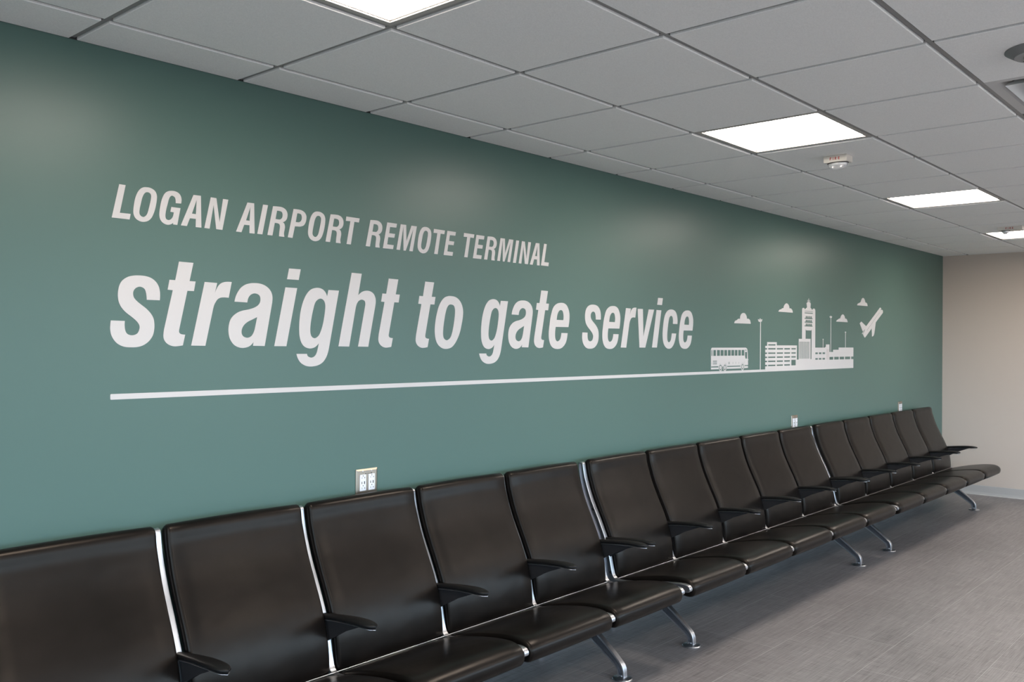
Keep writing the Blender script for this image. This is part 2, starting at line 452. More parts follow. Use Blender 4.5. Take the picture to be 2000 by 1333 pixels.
# ------------------------------------------------------------------ FIRE strobes
FONT5 = {'F': [[(0, 0), (.3, 0), (.3, .4), (.8, .4), (.8, .6), (.3, .6), (.3, .79), (.95, .79), (.95, 1), (0, 1)]],
         'I': [[(.2, 0), (.5, 0), (.5, 1), (.2, 1)]],
         'R': [[(0, 0), (.3, 0), (.3, .38), (.42, .38), (.66, 0), (1.0, 0), (.72, .42), (.88, .52), (.95, .68), (.93, .84), (.82, .95), (.65, 1), (0, 1)],
               [(.3, .56), (.3, .80), (.56, .80), (.64, .76), (.66, .68), (.64, .6), (.56, .56)]],
         'E': [[(0, 0), (.95, 0), (.95, .21), (.3, .21), (.3, .4), (.85, .4), (.85, .6), (.3, .6), (.3, .79), (.95, .79), (.95, 1), (0, 1)]]}
def fire_text(bm, x, y0, z0, h, pitch):
    """raised FIRE on a face looking to -x; it reads along -y"""
    w_ = h*0.62
    for n, ch in enumerate('FIRE'):
        lines = [[Vector((y0-(0, 0.97, 1.77, 2.9)[n]*pitch-q[0]*w_, z0+q[1]*h, 0)) for q in lp] for lp in FONT5[ch]]
        flat = [q for lp in lines for q in lp]
        fr = [bm.verts.new((x-0.0006, q.x, q.y)) for q in flat]
        bk = [bm.verts.new((x, q.x, q.y)) for q in flat]
        for t_ in tessellate_polygon(lines):
            bm.faces.new([fr[k] for k in t_]); bm.faces.new([bk[k] for k in reversed(t_)])
        o_ = 0
        for lp in lines:
            m_ = len(lp)
            for k in range(m_): bm.faces.new((fr[o_+k], fr[o_+(k+1) % m_], bk[o_+(k+1) % m_], bk[o_+k]))
            o_ += m_

def strobe(cx, cy, hx, hy, depth, lens, label, th, tp):
    t = thing('fire_strobe', label, 'fire alarm', (cx, cy, H), 'fire alarm strobes on the ceiling')
    bm = bmesh.new()
    box(bm, -hx, hx, -hy, hy, -depth, 0, bev=0.0022)
    link('housing', bm, DEVW, t)
    bm = bmesh.new(); fire_text(bm, -hx-0.0001, tp*1.5+th*0.3, -depth*0.5-th*0.5, th, tp); link('lettering', bm, RED, t)
    ly, lx, sy, sx, ld = lens
    # faceted reflector with the flash tube, under a clear half-dome lens
    bm = bmesh.new()
    lathe(bm, [(0.86, 0.001), (0.86, -0.12*ld), (0.80, -0.35*ld), (0.66, -0.5*ld), (0.40, -0.56*ld), (0.10, -0.5*ld)], (lx, ly, -depth), 14, sx, sy)
    for k in (-1, 1): box(bm, lx-sx*0.45, lx+sx*0.45, ly+k*sy*0.42-0.003, ly+k*sy*0.42+0.003, -depth-ld*0.72, -depth-ld*0.3, bev=0.001)
    tube(bm, (lx, ly-sy*0.45, -depth-ld*0.66), (lx, ly+sy*0.45, -depth-ld*0.66), 0.003)
    link('reflector', bm, MIRROR, t)
    bm = bmesh.new()
    prof = [(1.0, 0.0), (1.0, -0.15*ld)] + [(math.cos(a_)*1.0, -0.15*ld-math.sin(a_)*0.85*ld) for a_ in [math.radians(q) for q in (15, 30, 45, 60, 75, 86)]]
    lathe(bm, prof, (lx, ly, -depth), 32, sx, sy)
    link('lens', bm, CLEAR, t, smooth=True, angle=50)
    bm = bmesh.new(); lathe(bm, [(1.04, 0.001), (1.04, -0.004), (0.98, -0.004), (0.98, 0.001)], (lx, ly, -depth), 32, sx, sy)
    link('lens_bezel', bm, BRKT, t)
    return t
strobe(3.362, -1.175, 0.042, 0.060, 0.034, (0.0, 0.0, 0.052, 0.036, 0.036), 'white ceiling fire strobe with red lettering, the nearer one with the wide clear lens', 0.0145, 0.0148)
strobe(6.985, -1.170, 0.062, 0.091, 0.030, (0.038, -0.02, 0.032, 0.030, 0.036), 'white ceiling fire strobe with red lettering, the farther one against a lit panel', 0.015, 0.0165)

# ------------------------------------------------------------------ dome camera and air diffuser at the right edge
t = thing('dome_camera', 'round grey dome camera on a ceiling tile at the right edge', 'security camera', (2.127, -2.338, H))
bm = bmesh.new(); lathe(bm, [(0.104, 0.0), (0.104, -0.003), (0.100, -0.006), (0.079, -0.020), (0.076, -0.021), (0.070, -0.021), (0.070, 0.0)], (0, 0, 0), 64)
link('housing', bm, GREYM, t, smooth=True, angle=30)
bm = bmesh.new(); lathe(bm, [(0.0755, -0.018), (0.0750, -0.0225), (0.050, -0.0235), (0.047, -0.021), (0.047, -0.018)], (0, 0, 0), 64)
link('trim_ring', bm, GREYR, t, smooth=True, angle=30)
bm = bmesh.new(); lathe(bm, [(0.046, -0.015)] + [(0.046*math.cos(math.radians(q)), -0.022-0.044*math.sin(math.radians(q))) for q in (0, 15, 30, 45, 60, 75, 87)], (0, 0, 0), 48)
link('dome', bm, SMOKE, t, smooth=True, angle=50)
for q in (60, 175, 300):
    bm = bmesh.new(); lathe(bm, [(0.0035, 0), (0.0035, -0.001)], (0.061*math.cos(math.radians(q)), 0.061*math.sin(math.radians(q)), -0.0226), 12)
    link('screw', bm, DARK, t)

t = thing('air_diffuser', 'grey square louvred air diffuser set in the ceiling at the right edge', 'air vent', (4.5*T, yk(4)-T/2, H))
def sq_ring(bm, h0, z0, h1, z1, th=0.0015):
    for dz in (0,):
        A = [bm.verts.new((sx*h0, sy*h0, z0)) for sx, sy in ((-1, -1), (1, -1), (1, 1), (-1, 1))]
        B = [bm.verts.new((sx*h1, sy*h1, z1)) for sx, sy in ((-1, -1), (1, -1), (1, 1), (-1, 1))]
        C_ = [bm.verts.new((sx*(h1), sy*(h1), z1+th)) for sx, sy in ((-1, -1), (1, -1), (1, 1), (-1, 1))]
        D = [bm.verts.new((sx*(h0), sy*(h0), z0+th)) for sx, sy in ((-1, -1), (1, -1), (1, 1), (-1, 1))]
        bridge(bm, A, B); bridge(bm, B, C_); bridge(bm, C_, D); bridge(bm, D, A)
bm = bmesh.new(); sq_ring(bm, 0.297, 0.006, 0.262, 0.006); sq_ring(bm, 0.262, 0.006, 0.235, 0.035); link('frame', bm, DIFFM, t)
for h0, h1 in ((0.238, 0.195), (0.178, 0.140), (0.122, 0.090)):
    bm = bmesh.new(); sq_ring(bm, h0, -0.004, h1, 0.030); link('louver', bm, DIFFW, t)
bm = bmesh.new(); box(bm, -0.07, 0.07, -0.07, 0.07, -0.002, 0.0); link('centre_plate', bm, DIFFM, t)
bm = bmesh.new(); box(bm, -0.235, 0.235, -0.235, 0.235, 0.09, 0.1); sq_ring(bm, 0.235, 0.035, 0.235, 0.09); link('duct_neck', bm, PLENUM, t)

# ------------------------------------------------------------------ tandem seating
P = 0.58
BACK = smooth_closed([(-0.068, 0.945), (-0.085, 0.9565), (-0.103, 0.954), (-0.116, 0.938), (-0.122, 0.90), (-0.134, 0.86), (-0.160, 0.785), (-0.200, 0.700), (-0.242, 0.615), (-0.272, 0.540), (-0.291, 0.470), (-0.299, 0.410), (-0.300, 0.372), (-0.294, 0.353),
        (-0.280, 0.346), (-0.266, 0.353), (-0.258, 0.38), (-0.254, 0.42), (-0.244, 0.48), (-0.222, 0.555), (-0.190, 0.625), (-0.148, 0.705), (-0.110, 0.785), (-0.082, 0.86), (-0.066, 0.91), (-0.062, 0.932)], 3)
SEAT = smooth_closed([(-0.262, 0.336), (-0.275, 0.343), (-0.31, 0.354), (-0.38, 0.374), (-0.47, 0.396), (-0.57, 0.4145), (-0.65, 0.4235), (-0.70, 0.4225), (-0.732, 0.411), (-0.750, 0.391), (-0.752, 0.366), (-0.742, 0.345), (-0.722, 0.334),
        (-0.69, 0.334), (-0.62, 0.346), (-0.54, 0.352), (-0.45, 0.344), (-0.37, 0.328), (-0.31, 0.314), (-0.272, 0.312), (-0.258, 0.322)], 3)
FRAME = smooth_closed([(-0.086, 0.928), (-0.094, 0.885), (-0.110, 0.830), (-0.144, 0.745), (-0.185, 0.665), (-0.226, 0.578), (-0.248, 0.520), (-0.265, 0.455), (-0.277, 0.400), (-0.290, 0.366), (-0.320, 0.354), (-0.40, 0.362), (-0.50, 0.378), (-0.60, 0.393), (-0.68, 0.4025), (-0.72, 0.402),
        (-0.738, 0.394), (-0.744, 0.381), (-0.737, 0.368), (-0.70, 0.362), (-0.60, 0.354), (-0.50, 0.339), (-0.40, 0.322), (-0.33, 0.309), (-0.28, 0.306), (-0.248, 0.322), (-0.234, 0.365), (-0.227, 0.42), (-0.214, 0.48), (-0.193, 0.545), (-0.153, 0.632), (-0.112, 0.715), (-0.078, 0.80), (-0.058, 0.88), (-0.052, 0.928), (-0.057, 0.941), (-0.070, 0.945), (-0.082, 0.940)], 2)
LEG = smooth_closed([(-0.25, 0.300), (-0.36, 0.243), (-0.428, 0.199), (-0.482, 0.161), (-0.530, 0.124), (-0.571, 0.089), (-0.592, 0.066), (-0.600, 0.042), (-0.601, 0.020), (-0.600, 0.006), (-0.582, 0.005), (-0.564, 0.006), (-0.563, 0.020), (-0.561, 0.036), (-0.552, 0.052), (-0.525, 0.073), (-0.455, 0.119), (-0.385, 0.163), (-0.30, 0.212), (-0.225, 0.250), (-0.222, 0.285)], 2)
LEGR = [Vector((-0.65-q.x, q.y)) for q in LEG]

def make_bench(x_right, label):
    xL = x_right-5*P
    t = thing('tandem_bench', label, 'bench', (xL, 0, 0), 'black five-seat tandem benches along the green wall')
    # one of each part in local x, then copies sharing the mesh
    def spread(name, mesh_obj, xs_):
        outs = [mesh_obj]; mesh_obj.location.x = xs_[0]
        for x in xs_[1:]:
            c_ = mesh_obj.copy(); COL.objects.link(c_); c_.parent = t; c_.location.x = x; outs.append(c_)
            for g_ in mesh_obj.children:
                d_ = g_.copy(); COL.objects.link(d_); d_.parent = c_
        return outs
    seats = [k*P for k in range(5)]; frames = [k*P for k in range(6)]
    bm = bmesh.new(); pad(bm, BACK, 0.0195, P-0.0155, 0.015, 0.003); spread('backrest', link('backrest', bm, LEATHER, t, smooth=True, angle=60), seats)
    bm = bmesh.new(); pad(bm, SEAT, 0.0185, P-0.0150, 0.014, 0.002); spread('seat', link('seat', bm, LEATHER, t, smooth=True, angle=60), seats)
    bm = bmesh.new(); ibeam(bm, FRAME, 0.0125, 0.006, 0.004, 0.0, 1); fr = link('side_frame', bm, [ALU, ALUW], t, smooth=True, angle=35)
    for (y_, z_) in ((-0.150, 0.700), (-0.268, 0.385)):
        bm = bmesh.new(); tube(bm, (-0.0065, y_, z_), (0.0065, y_, z_), 0.008)
        link('bolt', bm, BRKT, fr, smooth=True, angle=40)
    spread('side_frame', fr, frames)
    # armrest: bracket plate, metal blade and rounded black pad
    bm = bmesh.new()
    prof = [(-0.236, 0.548), (-0.30, 0.5515), (-0.38, 0.5585), (-0.44, 0.5630), (-0.46, 0.5600), (-0.42, 0.544), (-0.36, 0.520), (-0.31, 0.492), (-0.275, 0.474), (-0.257, 0.462), (-0.240, 0.50)]
    A = [bm.verts.new((-0.0075, q[0], q[1])) for q in prof]; B = [bm.verts.new((0.0075, q[0], q[1])) for q in prof]
    bridge(bm, A, B); bm.faces.new(A); bm.faces.new(B)
    bmesh.ops.bevel(bm, geom=[e_ for e_ in bm.edges if len(e_.link_faces) == 2], offset=0.0015, segments=2, affect='EDGES')
    ar = link('armrest', bm, BRKT, t, smooth=True, angle=40)
    def blade(bm, w_scale, zoff, th, y_end, rim=0.0):
        N = 22; rings = []
        for k in range(N+1):
            s = k/N; ss = 1-(1-s)**1.6 if s > 0.5 else s
            y_ = -0.232+(y_end+0.232)*s
            w_ = 0.0160+0.0115*min(1, s/0.60)**1.1
            e_ = max(0.0, (s-0.80)/0.20); w_ *= math.sqrt(max(0.0, 1-e_*e_))*0.98+0.02
            e0 = max(0.0, (0.05-s)/0.05); w_ *= 1-0.4*e0
            w_ = max(0.001, w_*w_scale)
            zc = 0.546+0.024*math.sin(min(1, s*1.1)*math.pi/2)-0.010*max(0, s-0.75)/0.25*0.3+zoff
            h_ = th*(1-0.55*e_*e_)
            rings.append([bm.verts.new((w_*math.copysign(abs(math.cos(q))**0.75, math.cos(q)), y_, zc+h_*math.copysign(abs(math.sin(q))**0.9, math.sin(q)))) for q in [2*math.pi*j/16 for j in range(16)]])
        for r0, r1 in zip(rings, rings[1:]): bridge(bm, r0, r1)
        bm.faces.new(rings[0]); bm.faces.new(rings[-1])
    bm = bmesh.new(); blade(bm, 1.0, 0.007, 0.0095, -0.538); link('arm_pad', bm, BLACKP, ar, smooth=True, angle=60)
    bm = bmesh.new(); blade(bm, 0.86, -0.0045, 0.0035, -0.534); link('arm_blade', bm, ALU, ar, smooth=True, angle=60)
    spread('armrest', ar, frames)
    # bars across the bench
    bm = bmesh.new(); tube(bm, (0.012, -0.3035, 0.3560), (5*P-0.012, -0.3035, 0.3560), 0.0022); link('cross_rod', bm, ALU, t, smooth=True, angle=40)
    bm = bmesh.new(); tube(bm, (0.02, -0.325, 0.283), (5*P-0.02, -0.325, 0.283), 0.020, n=24, rx=1.7); link('beam', bm, BEAM, t, smooth=True, angle=40)
    for k in range(6):
        bm = bmesh.new(); box(bm, k*P-0.012, k*P+0.012, -0.36, -0.29, 0.296, 0.318, bev=0.003); link('beam_clamp', bm, ALUD, t)
    for x in (0.28, 5*P-0.28):
        for nm, lp, fy in (('leg', LEG, -0.582), ('leg', LEGR, -0.068)):
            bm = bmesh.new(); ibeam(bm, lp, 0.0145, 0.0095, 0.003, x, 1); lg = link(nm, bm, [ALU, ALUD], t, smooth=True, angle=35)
            bm = bmesh.new(); lathe(bm, [(0.047, 0.0), (0.048, 0.003), (0.045, 0.007), (0.020, 0.011), (0.0155, 0.016), (0.0155, 0.022)], (x, fy, 0.0), 40)
            link('foot', bm, ALU, lg, smooth=True, angle=40)
    return t
make_bench(2.577, 'nearest black leather tandem bench against the green wall, cut off at the left')
make_bench(5.550, 'middle black leather tandem bench against the green wall, between two others')
make_bench(8.507, 'farthest black leather tandem bench against the green wall, next to the beige wall')

# ------------------------------------------------------------------ power outlets on the green wall
def outlet(x0, x1, z0, z1, label):
    cx, cz = (x0+x1)/2, (z0+z1)/2; hw, hh = (x1-x0)/2, (z1-z0)/2
    t = thing('wall_outlet', label, 'power outlet', (cx, 0, cz), 'double outlets above the benches')
    bm = bmesh.new()
    lo = [bm.verts.new((sx*hw, -0.0002, sz*hh)) for sx, sz in ((-1, -1), (1, -1), (1, 1), (-1, 1))]
    mi_ = [bm.verts.new((sx*hw, -0.003, sz*hh)) for sx, sz in ((-1, -1), (1, -1), (1, 1), (-1, 1))]
    hi = [bm.verts.new((sx*(hw-0.007), -0.0065, sz*(hh-0.007))) for sx, sz in ((-1, -1), (1, -1), (1, 1), (-1, 1))]
    bridge(bm, lo, mi_); bridge(bm, mi_, hi); bm.faces.new(hi); bm.faces.new(lo)
    # row of small dark printed marks under the top screws
    for k, w_ in ((-0.010, 0.006), (0.002, 0.003), (0.010, 0.003), (0.018, 0.009)):
        box(bm, k, k+w_, -0.0068, -0.006, hh-0.0225, hh-0.019, 1)
    link('wall_plate', bm, [STEEL, DARK], t)
    for s in (-1, 1):
        px = s*0.0235
        bm = bmesh.new(); box(bm, px-0.0168, px+0.0168, -0.0095, -0.006, -0.034, 0.034, bev=0.001)
        for dz, kind in ((0.021, 0), (-0.023, 0)):
            box(bm, px-0.0070, px-0.0055, -0.0098, -0.009, dz-0.004, dz+0.004, 1)
            box(bm, px+0.0055, px+0.0115, -0.0098, -0.009, dz-0.0007, dz+0.0007, 1)
            box(bm, px+0.0080, px+0.0092, -0.0098, -0.009, dz-0.004, dz+0.004, 1)
        box(bm, px-0.0085, px-0.0050, -0.0098, -0.009, -0.005, 0.005, 1)
        box(bm, px+0.0050, px+0.0095, -0.0098, -0.009, -0.006, 0.006, 1)
        box(bm, px-0.002, px+0.002, -0.0098, -0.009, 0.027, 0.031, 1)
        box(bm, px-0.002, px+0.002, -0.0098, -0.009, -0.0145, -0.0105, 1)
        link('receptacle', bm, [WPLAS, DARK], t)
        for sz in (-1, 1):
            bm = bmesh.new(); b2 = bmesh.new(); lathe(b2, [(0.0035, 0), (0.0035, 0.001), (0.002, 0.0022)], (0, 0, 0), 16)
            merge(bm, b2, Matrix.Translation((px, -0.0062, sz*(hh-0.0095))) @ Matrix.Rotation(math.radians(90), 4, 'X'))
            link('screw', bm, ALU, t, smooth=True, angle=40)
outlet(1.167, 1.283, 0.930, 1.0445, 'steel double outlet on the green wall above the nearest bench')
outlet(5.408, 5.523, 0.920, 1.0345, 'steel double outlet on the green wall above the middle bench')
outlet(7.815, 7.930, 0.920, 1.0345, 'steel double outlet on the green wall above the farthest bench')

# ------------------------------------------------------------------ vinyl lettering
DATA = {"G":{"s":[[[170.7,1724.9,0],[123.6,1724.8,0],[122.1,1743.1,1],[117.4,1759.3,1],[109.0,1766.4,1],[97.4,1768.6,1],[84.7,1763.4,1],[77.1,1753.6,1],[75.4,
1742.3,1],[79.0,1730.0,1],[90.1,1718.0,1],[106.9,1705.3,1],[122.5,1694.0,1],[138.3,1678.1,1],[148.4,1660.6,1],[151.7,1639.2,1],[150.5,1617.6,1],[144.6,
1598.5,1],[131.2,1580.7,1],[113.1,1568.0,1],[92.5,1561.7,1],[69.6,1560.5,1],[46.9,1562.4,1],[26.9,1570.3,1],[12.0,1583.7,1],[2.1,1600.8,1],[-2.0,1620.3,
1],[-1.6,1637.4,1],[0.0,1650.6,0],[47.5,1650.0,0],[46.9,1635.9,1],[48.5,1621.1,1],[52.9,1610.0,1],[60.5,1603.9,1],[71.9,1601.5,1],[83.3,1603.6,1],[92.2,
1609.2,1],[97.2,1619.3,1],[99.2,1631.9,1],[94.5,1643.0,1],[84.2,1654.1,1],[68.8,1666.2,1],[51.1,1679.3,1],[36.0,1694.9,1],[27.1,1711.8,1],[23.3,1731.3,
1],[23.9,1751.0,1],[28.5,1771.0,1],[39.0,1787.6,1],[56.5,1799.7,1],[75.4,1805.3,1],[93.3,1807.2,1],[116.5,1806.6,1],[137.4,1801.5,1],[154.5,1790.3,1],[165.2,
1775.6,1],[170.4,1758.0,1],[171.6,1740.2,1]]],"t":[[[0.0,1865.3,0],[55.1,1864.6,0],[40.7,1798.1,0],[64.1,1798.1,0],[57.9,1763.1,0],[32.6,1763.0,0],[2.6,
1624.1,0],[2.1,1615.0,1],[6.8,1609.1,1],[15.1,1606.6,1],[25.4,1605.9,0],[16.8,1567.6,0],[0.3,1565.0,1],[-16.1,1564.2,1],[-32.5,1568.3,1],[-46.0,1577.2,
1],[-54.2,1590.0,1],[-55.9,1604.0,1],[-53.9,1623.2,0],[-22.5,1762.4,0],[-41.5,1763.5,0],[-35.0,1798.8,0],[-13.5,1798.5,0]]],"r":[[[0.0,1798.5,0],[50.1,
1797.2,0],[41.1,1760.2,0],[47.3,1774.2,1],[55.3,1787.3,1],[66.9,1797.5,1],[81.0,1802.5,1],[95.2,1804.2,1],[109.5,1804.1,0],[97.5,1745.0,0],[81.4,1745.6,
1],[65.0,1743.9,1],[52.2,1737.4,1],[44.2,1726.5,1],[38.4,1715.7,1],[34.6,1702.9,0],[4.5,1566.1,0],[-50.8,1566.9,0]]],"a":[[[-76.8,1730.4,0],[-130.5,1731.6,
0],[-126.8,1747.9,1],[-118.5,1765.5,1],[-105.3,1783.4,1],[-87.1,1796.3,1],[-67.5,1802.8,1],[-47.7,1805.4,1],[-22.6,1804.6,1],[0.2,1798.2,1],[18.2,1786.3,
1],[29.1,1771.2,1],[33.3,1753.6,1],[32.0,1733.4,0],[4.4,1588.4,0],[0.0,1565.7,0],[-50.8,1566.5,0],[-48.9,1581.4,0],[-58.3,1570.4,1],[-73.0,1562.1,1],[-95.1,
1558.2,1],[-114.5,1561.6,1],[-131.5,1570.2,1],[-144.7,1585.2,1],[-152.0,1602.3,1],[-155.0,1623.7,1],[-153.5,1643.0,1],[-147.7,1662.4,1],[-135.9,1677.7,
1],[-117.9,1690.7,1],[-96.2,1698.9,1],[-71.7,1704.0,1],[-49.4,1710.7,1],[-32.0,1720.0,1],[-22.6,1731.4,1],[-20.1,1743.6,1],[-22.3,1755.6,1],[-29.9,1763.0,
1],[-44.9,1766.3,1],[-59.8,1761.7,1],[-69.6,1752.5,1],[-74.4,1742.5,1]],[[-33.7,1676.4,0],[-54.1,1666.7,1],[-73.8,1657.6,1],[-88.4,1646.4,1],[-96.9,1634.3,
1],[-100.4,1621.2,1],[-98.4,1609.3,1],[-90.5,1600.8,1],[-77.0,1597.0,1],[-63.5,1599.9,1],[-53.6,1608.8,1],[-46.3,1623.1,1],[-41.4,1640.7,1]]],"i":[[[-0.0,
1796.2,0],[54.7,1795.8,0],[6.3,1565.1,0],[-48.7,1565.4,0]],[[16.5,1871.3,0],[70.8,1871.4,0],[61.7,1828.5,0],[7.2,1828.5,0]]],"g":[[[-53.1,1795.8,0],[0.0,
1795.6,0],[-48.7,1557.8,0],[-54.2,1538.1,1],[-64.5,1516.7,1],[-81.1,1498.8,1],[-104.8,1487.7,1],[-136.2,1483.6,1],[-163.3,1487.6,1],[-186.4,1500.1,1],[-199.9,
1517.8,1],[-206.1,1534.8,0],[-156.0,1534.6,0],[-152.1,1525.5,1],[-136.5,1519.6,1],[-120.9,1523.7,1],[-110.0,1536.7,1],[-103.4,1557.8,1],[-98.8,1577.5,0],
[-113.3,1564.4,1],[-129.0,1557.8,1],[-146.5,1556.6,1],[-167.8,1563.6,1],[-183.3,1580.3,1],[-191.9,1605.9,1],[-194.0,1638.0,1],[-192.4,1670.1,1],[-187.3,
1705.5,1],[-176.9,1741.2,1],[-161.8,1770.8,1],[-142.5,1791.1,1],[-123.1,1799.5,1],[-101.5,1801.9,1],[-81.5,1796.7,1],[-67.5,1784.9,1],[-59.3,1769.4,0]],
[[-89.2,1758.6,1],[-75.2,1751.0,1],[-68.2,1732.2,1],[-70.8,1699.2,1],[-78.4,1659.6,1],[-88.1,1629.9,1],[-99.9,1608.5,1],[-117.5,1597.9,1],[-133.2,1603.3,
1],[-140.4,1619.4,1],[-140.6,1645.4,1],[-135.8,1677.9,1],[-128.3,1710.6,1],[-118.7,1740.2,1],[-105.0,1754.4,1]]],"h":[[[0.0,1873.8,0],[53.3,1873.0,0],[34.9,
1780.4,0],[46.7,1790.5,1],[60.6,1798.1,1],[81.7,1802.4,1],[103.1,1799.5,1],[119.3,1789.7,1],[128.4,1773.2,1],[130.3,1756.5,1],[128.0,1739.5,0],[90.8,1563.6,
0],[36.0,1564.4,0],[71.7,1732.0,0],[73.7,1746.0,1],[69.7,1758.3,1],[53.9,1763.2,1],[38.2,1757.1,1],[27.9,1744.3,1],[22.2,1727.6,0],[-10.8,1564.3,0],[-66.4,
1565.0,0]]],"o":[[[0.0,1801.3,1],[30.3,1798.3,1],[54.8,1786.3,1],[73.5,1765.2,1],[82.8,1736.4,1],[81.4,1704.4,1],[74.3,1672.2,1],[64.3,1637.1,1],[50.3,
1607.9,1],[32.2,1581.8,1],[8.1,1561.6,1],[-23.8,1554.1,1],[-51.5,1557.3,1],[-75.1,1570.0,1],[-90.8,1589.8,1],[-98.8,1617.9,1],[-100.3,1648.9,1],[-95.5,
1685.7,1],[-88.1,1717.0,1],[-76.7,1748.4,1],[-61.2,1773.1,1],[-41.7,1791.0,1],[-21.9,1798.7,1]],[[2.4,1761.8,1],[20.5,1757.6,1],[28.8,1740.5,1],[29.0,1717.4,
1],[25.2,1688.5,1],[18.2,1653.8,1],[9.6,1624.8,1],[-2.3,1604.6,1],[-22.1,1594.4,1],[-40.0,1601.4,1],[-47.3,1618.5,1],[-46.4,1649.8,1],[-40.8,1684.1,1],
[-33.1,1718.5,1],[-23.5,1744.6,1],[-11.6,1758.4,1]]],"e":[[[-0.0,1670.8,0],[109.6,1671.4,0],[115.6,1699.0,1],[118.3,1726.6,1],[116.3,1749.4,1],[106.8,1772.0,
1],[91.8,1789.8,1],[69.7,1799.2,1],[44.2,1800.8,1],[15.3,1796.5,1],[-7.9,1785.1,1],[-25.5,1767.6,1],[-37.6,1740.4,1],[-46.2,1713.4,1],[-52.9,1677.5,1],
[-57.9,1646.2,1],[-57.6,1615.0,1],[-50.3,1588.3,1],[-36.0,1568.2,1],[-14.6,1557.0,1],[14.1,1553.0,1],[42.9,1555.9,1],[68.3,1568.4,1],[86.5,1586.6,1],[97.3,
1611.8,1],[102.5,1638.8,0],[49.4,1639.1,0],[44.1,1618.2,1],[35.3,1602.2,1],[17.3,1594.0,1],[2.9,1599.8,1],[-4.4,1615.5,1],[-5.3,1635.7,1],[-3.7,1653.7,
1]],[[7.6,1708.4,0],[64.0,1708.1,0],[66.8,1727.5,1],[62.9,1747.8,1],[55.5,1759.0,1],[42.8,1761.7,1],[28.3,1757.0,1],[15.9,1741.9,1],[10.6,1726.0,1]]],"v":[[[0.0,
1792.6,0],[56.0,1793.3,0],[63.7,1627.5,0],[119.9,1792.6,0],[179.8,1793.4,0],[84.4,1560.8,0],[22.1,1561.1,0]]],"c":[[[0.0,1710.6,0],[53.4,1710.5,0],[54.8,
1735.1,1],[49.0,1761.3,1],[34.9,1784.3,1],[12.8,1796.7,1],[-20.1,1800.9,1],[-52.6,1795.5,1],[-76.6,1782.4,1],[-95.1,1760.3,1],[-106.5,1731.4,1],[-114.6,
1691.1,1],[-119.5,1651.0,1],[-117.5,1616.7,1],[-106.6,1585.3,1],[-82.3,1562.4,1],[-50.0,1553.7,1],[-17.5,1559.5,1],[9.6,1579.9,1],[28.5,1612.0,1],[39.7,
1650.1,0],[-11.9,1650.6,0],[-18.2,1626.2,1],[-26.2,1605.8,1],[-43.9,1594.2,1],[-58.6,1599.9,1],[-65.7,1617.1,1],[-65.6,1651.7,1],[-59.5,1689.2,1],[-51.8,
1724.0,1],[-41.3,1750.2,1],[-22.4,1760.9,1],[-6.0,1754.0,1],[0.8,1733.9,1]]],"L":[[[0.0,2111.2,0],[22.0,2110.8,0],[2.6,2014.8,0],[40.0,2015.0,0],[36.4,
1995.6,0],[-24.5,1996.0,0]]],"O":[[[-0.0,2113.2,1],[13.7,2113.3,1],[26.2,2109.2,1],[35.2,2102.1,1],[39.9,2090.7,1],[40.3,2077.4,1],[38.3,2061.1,1],[34.3,
2041.9,1],[28.9,2025.2,1],[21.4,2009.7,1],[10.4,1998.6,1],[-3.2,1993.2,1],[-16.8,1993.1,1],[-29.0,1997.7,1],[-37.8,2005.9,1],[-42.3,2017.3,1],[-42.9,2030.3,
1],[-40.8,2048.9,1],[-37.6,2066.4,1],[-33.0,2081.4,1],[-26.3,2095.4,1],[-17.6,2105.8,1],[-8.8,2111.2,1]],[[7.0,2096.7,1],[14.5,2094.8,1],[19.4,2087.4,1],
[18.8,2074.7,1],[15.5,2058.3,1],[11.5,2040.6,1],[6.8,2024.1,1],[0.7,2014.1,1],[-7.4,2009.5,1],[-15.6,2011.7,1],[-21.0,2018.3,1],[-21.8,2027.5,1],[-19.8,
2040.9,1],[-15.9,2058.5,1],[-12.0,2074.8,1],[-6.6,2087.4,1],[-0.5,2094.4,1]]],"G":[[[0.0,2056.0,0],[34.1,2055.5,0],[22.6,1994.7,0],[6.9,1995.1,0],[7.4,
2001.0,0],[0.4,1995.6,1],[-10.2,1991.9,1],[-22.3,1992.8,1],[-32.8,1998.2,1],[-40.4,2007.4,1],[-43.8,2019.9,1],[-43.6,2034.3,1],[-41.4,2050.2,1],[-38.2,
2067.8,1],[-32.7,2085.7,1],[-24.6,2100.4,1],[-14.1,2108.9,1],[-0.4,2112.9,1],[14.9,2112.7,1],[27.2,2107.8,1],[35.0,2098.6,1],[37.9,2085.8,1],[36.7,2072.3,
0],[15.9,2071.5,0],[15.4,2083.0,1],[11.9,2092.0,1],[2.7,2095.9,1],[-4.8,2091.4,1],[-10.1,2079.9,1],[-13.8,2065.0,1],[-18.2,2048.7,1],[-21.1,2032.5,1],[-21.7,
2019.5,1],[-18.6,2011.2,1],[-9.5,2008.6,1],[-0.5,2013.2,1],[5.6,2022.5,1],[9.3,2037.7,0],[-3.7,2038.8,0]]],"A":[[[0.0,2109.1,0],[28.7,2109.5,0],[31.6,1994.4,
0],[9.4,1994.2,0],[9.7,2024.0,0],[-13.3,2023.7,0],[-24.7,1994.6,0],[-47.4,1994.9,0]],[[12.5,2093.0,0],[10.0,2041.0,0],[-5.5,2041.2,0]]],"N":[[[0.0,2109.1,
0],[22.6,2108.6,0],[36.0,2022.8,0],[49.2,2109.2,0],[71.0,2108.9,0],[47.6,1994.5,0],[22.5,1995.0,0],[11.3,2081.7,0],[-4.0,1993.9,0],[-24.7,1994.7,0]]],"I":[[[0.0,
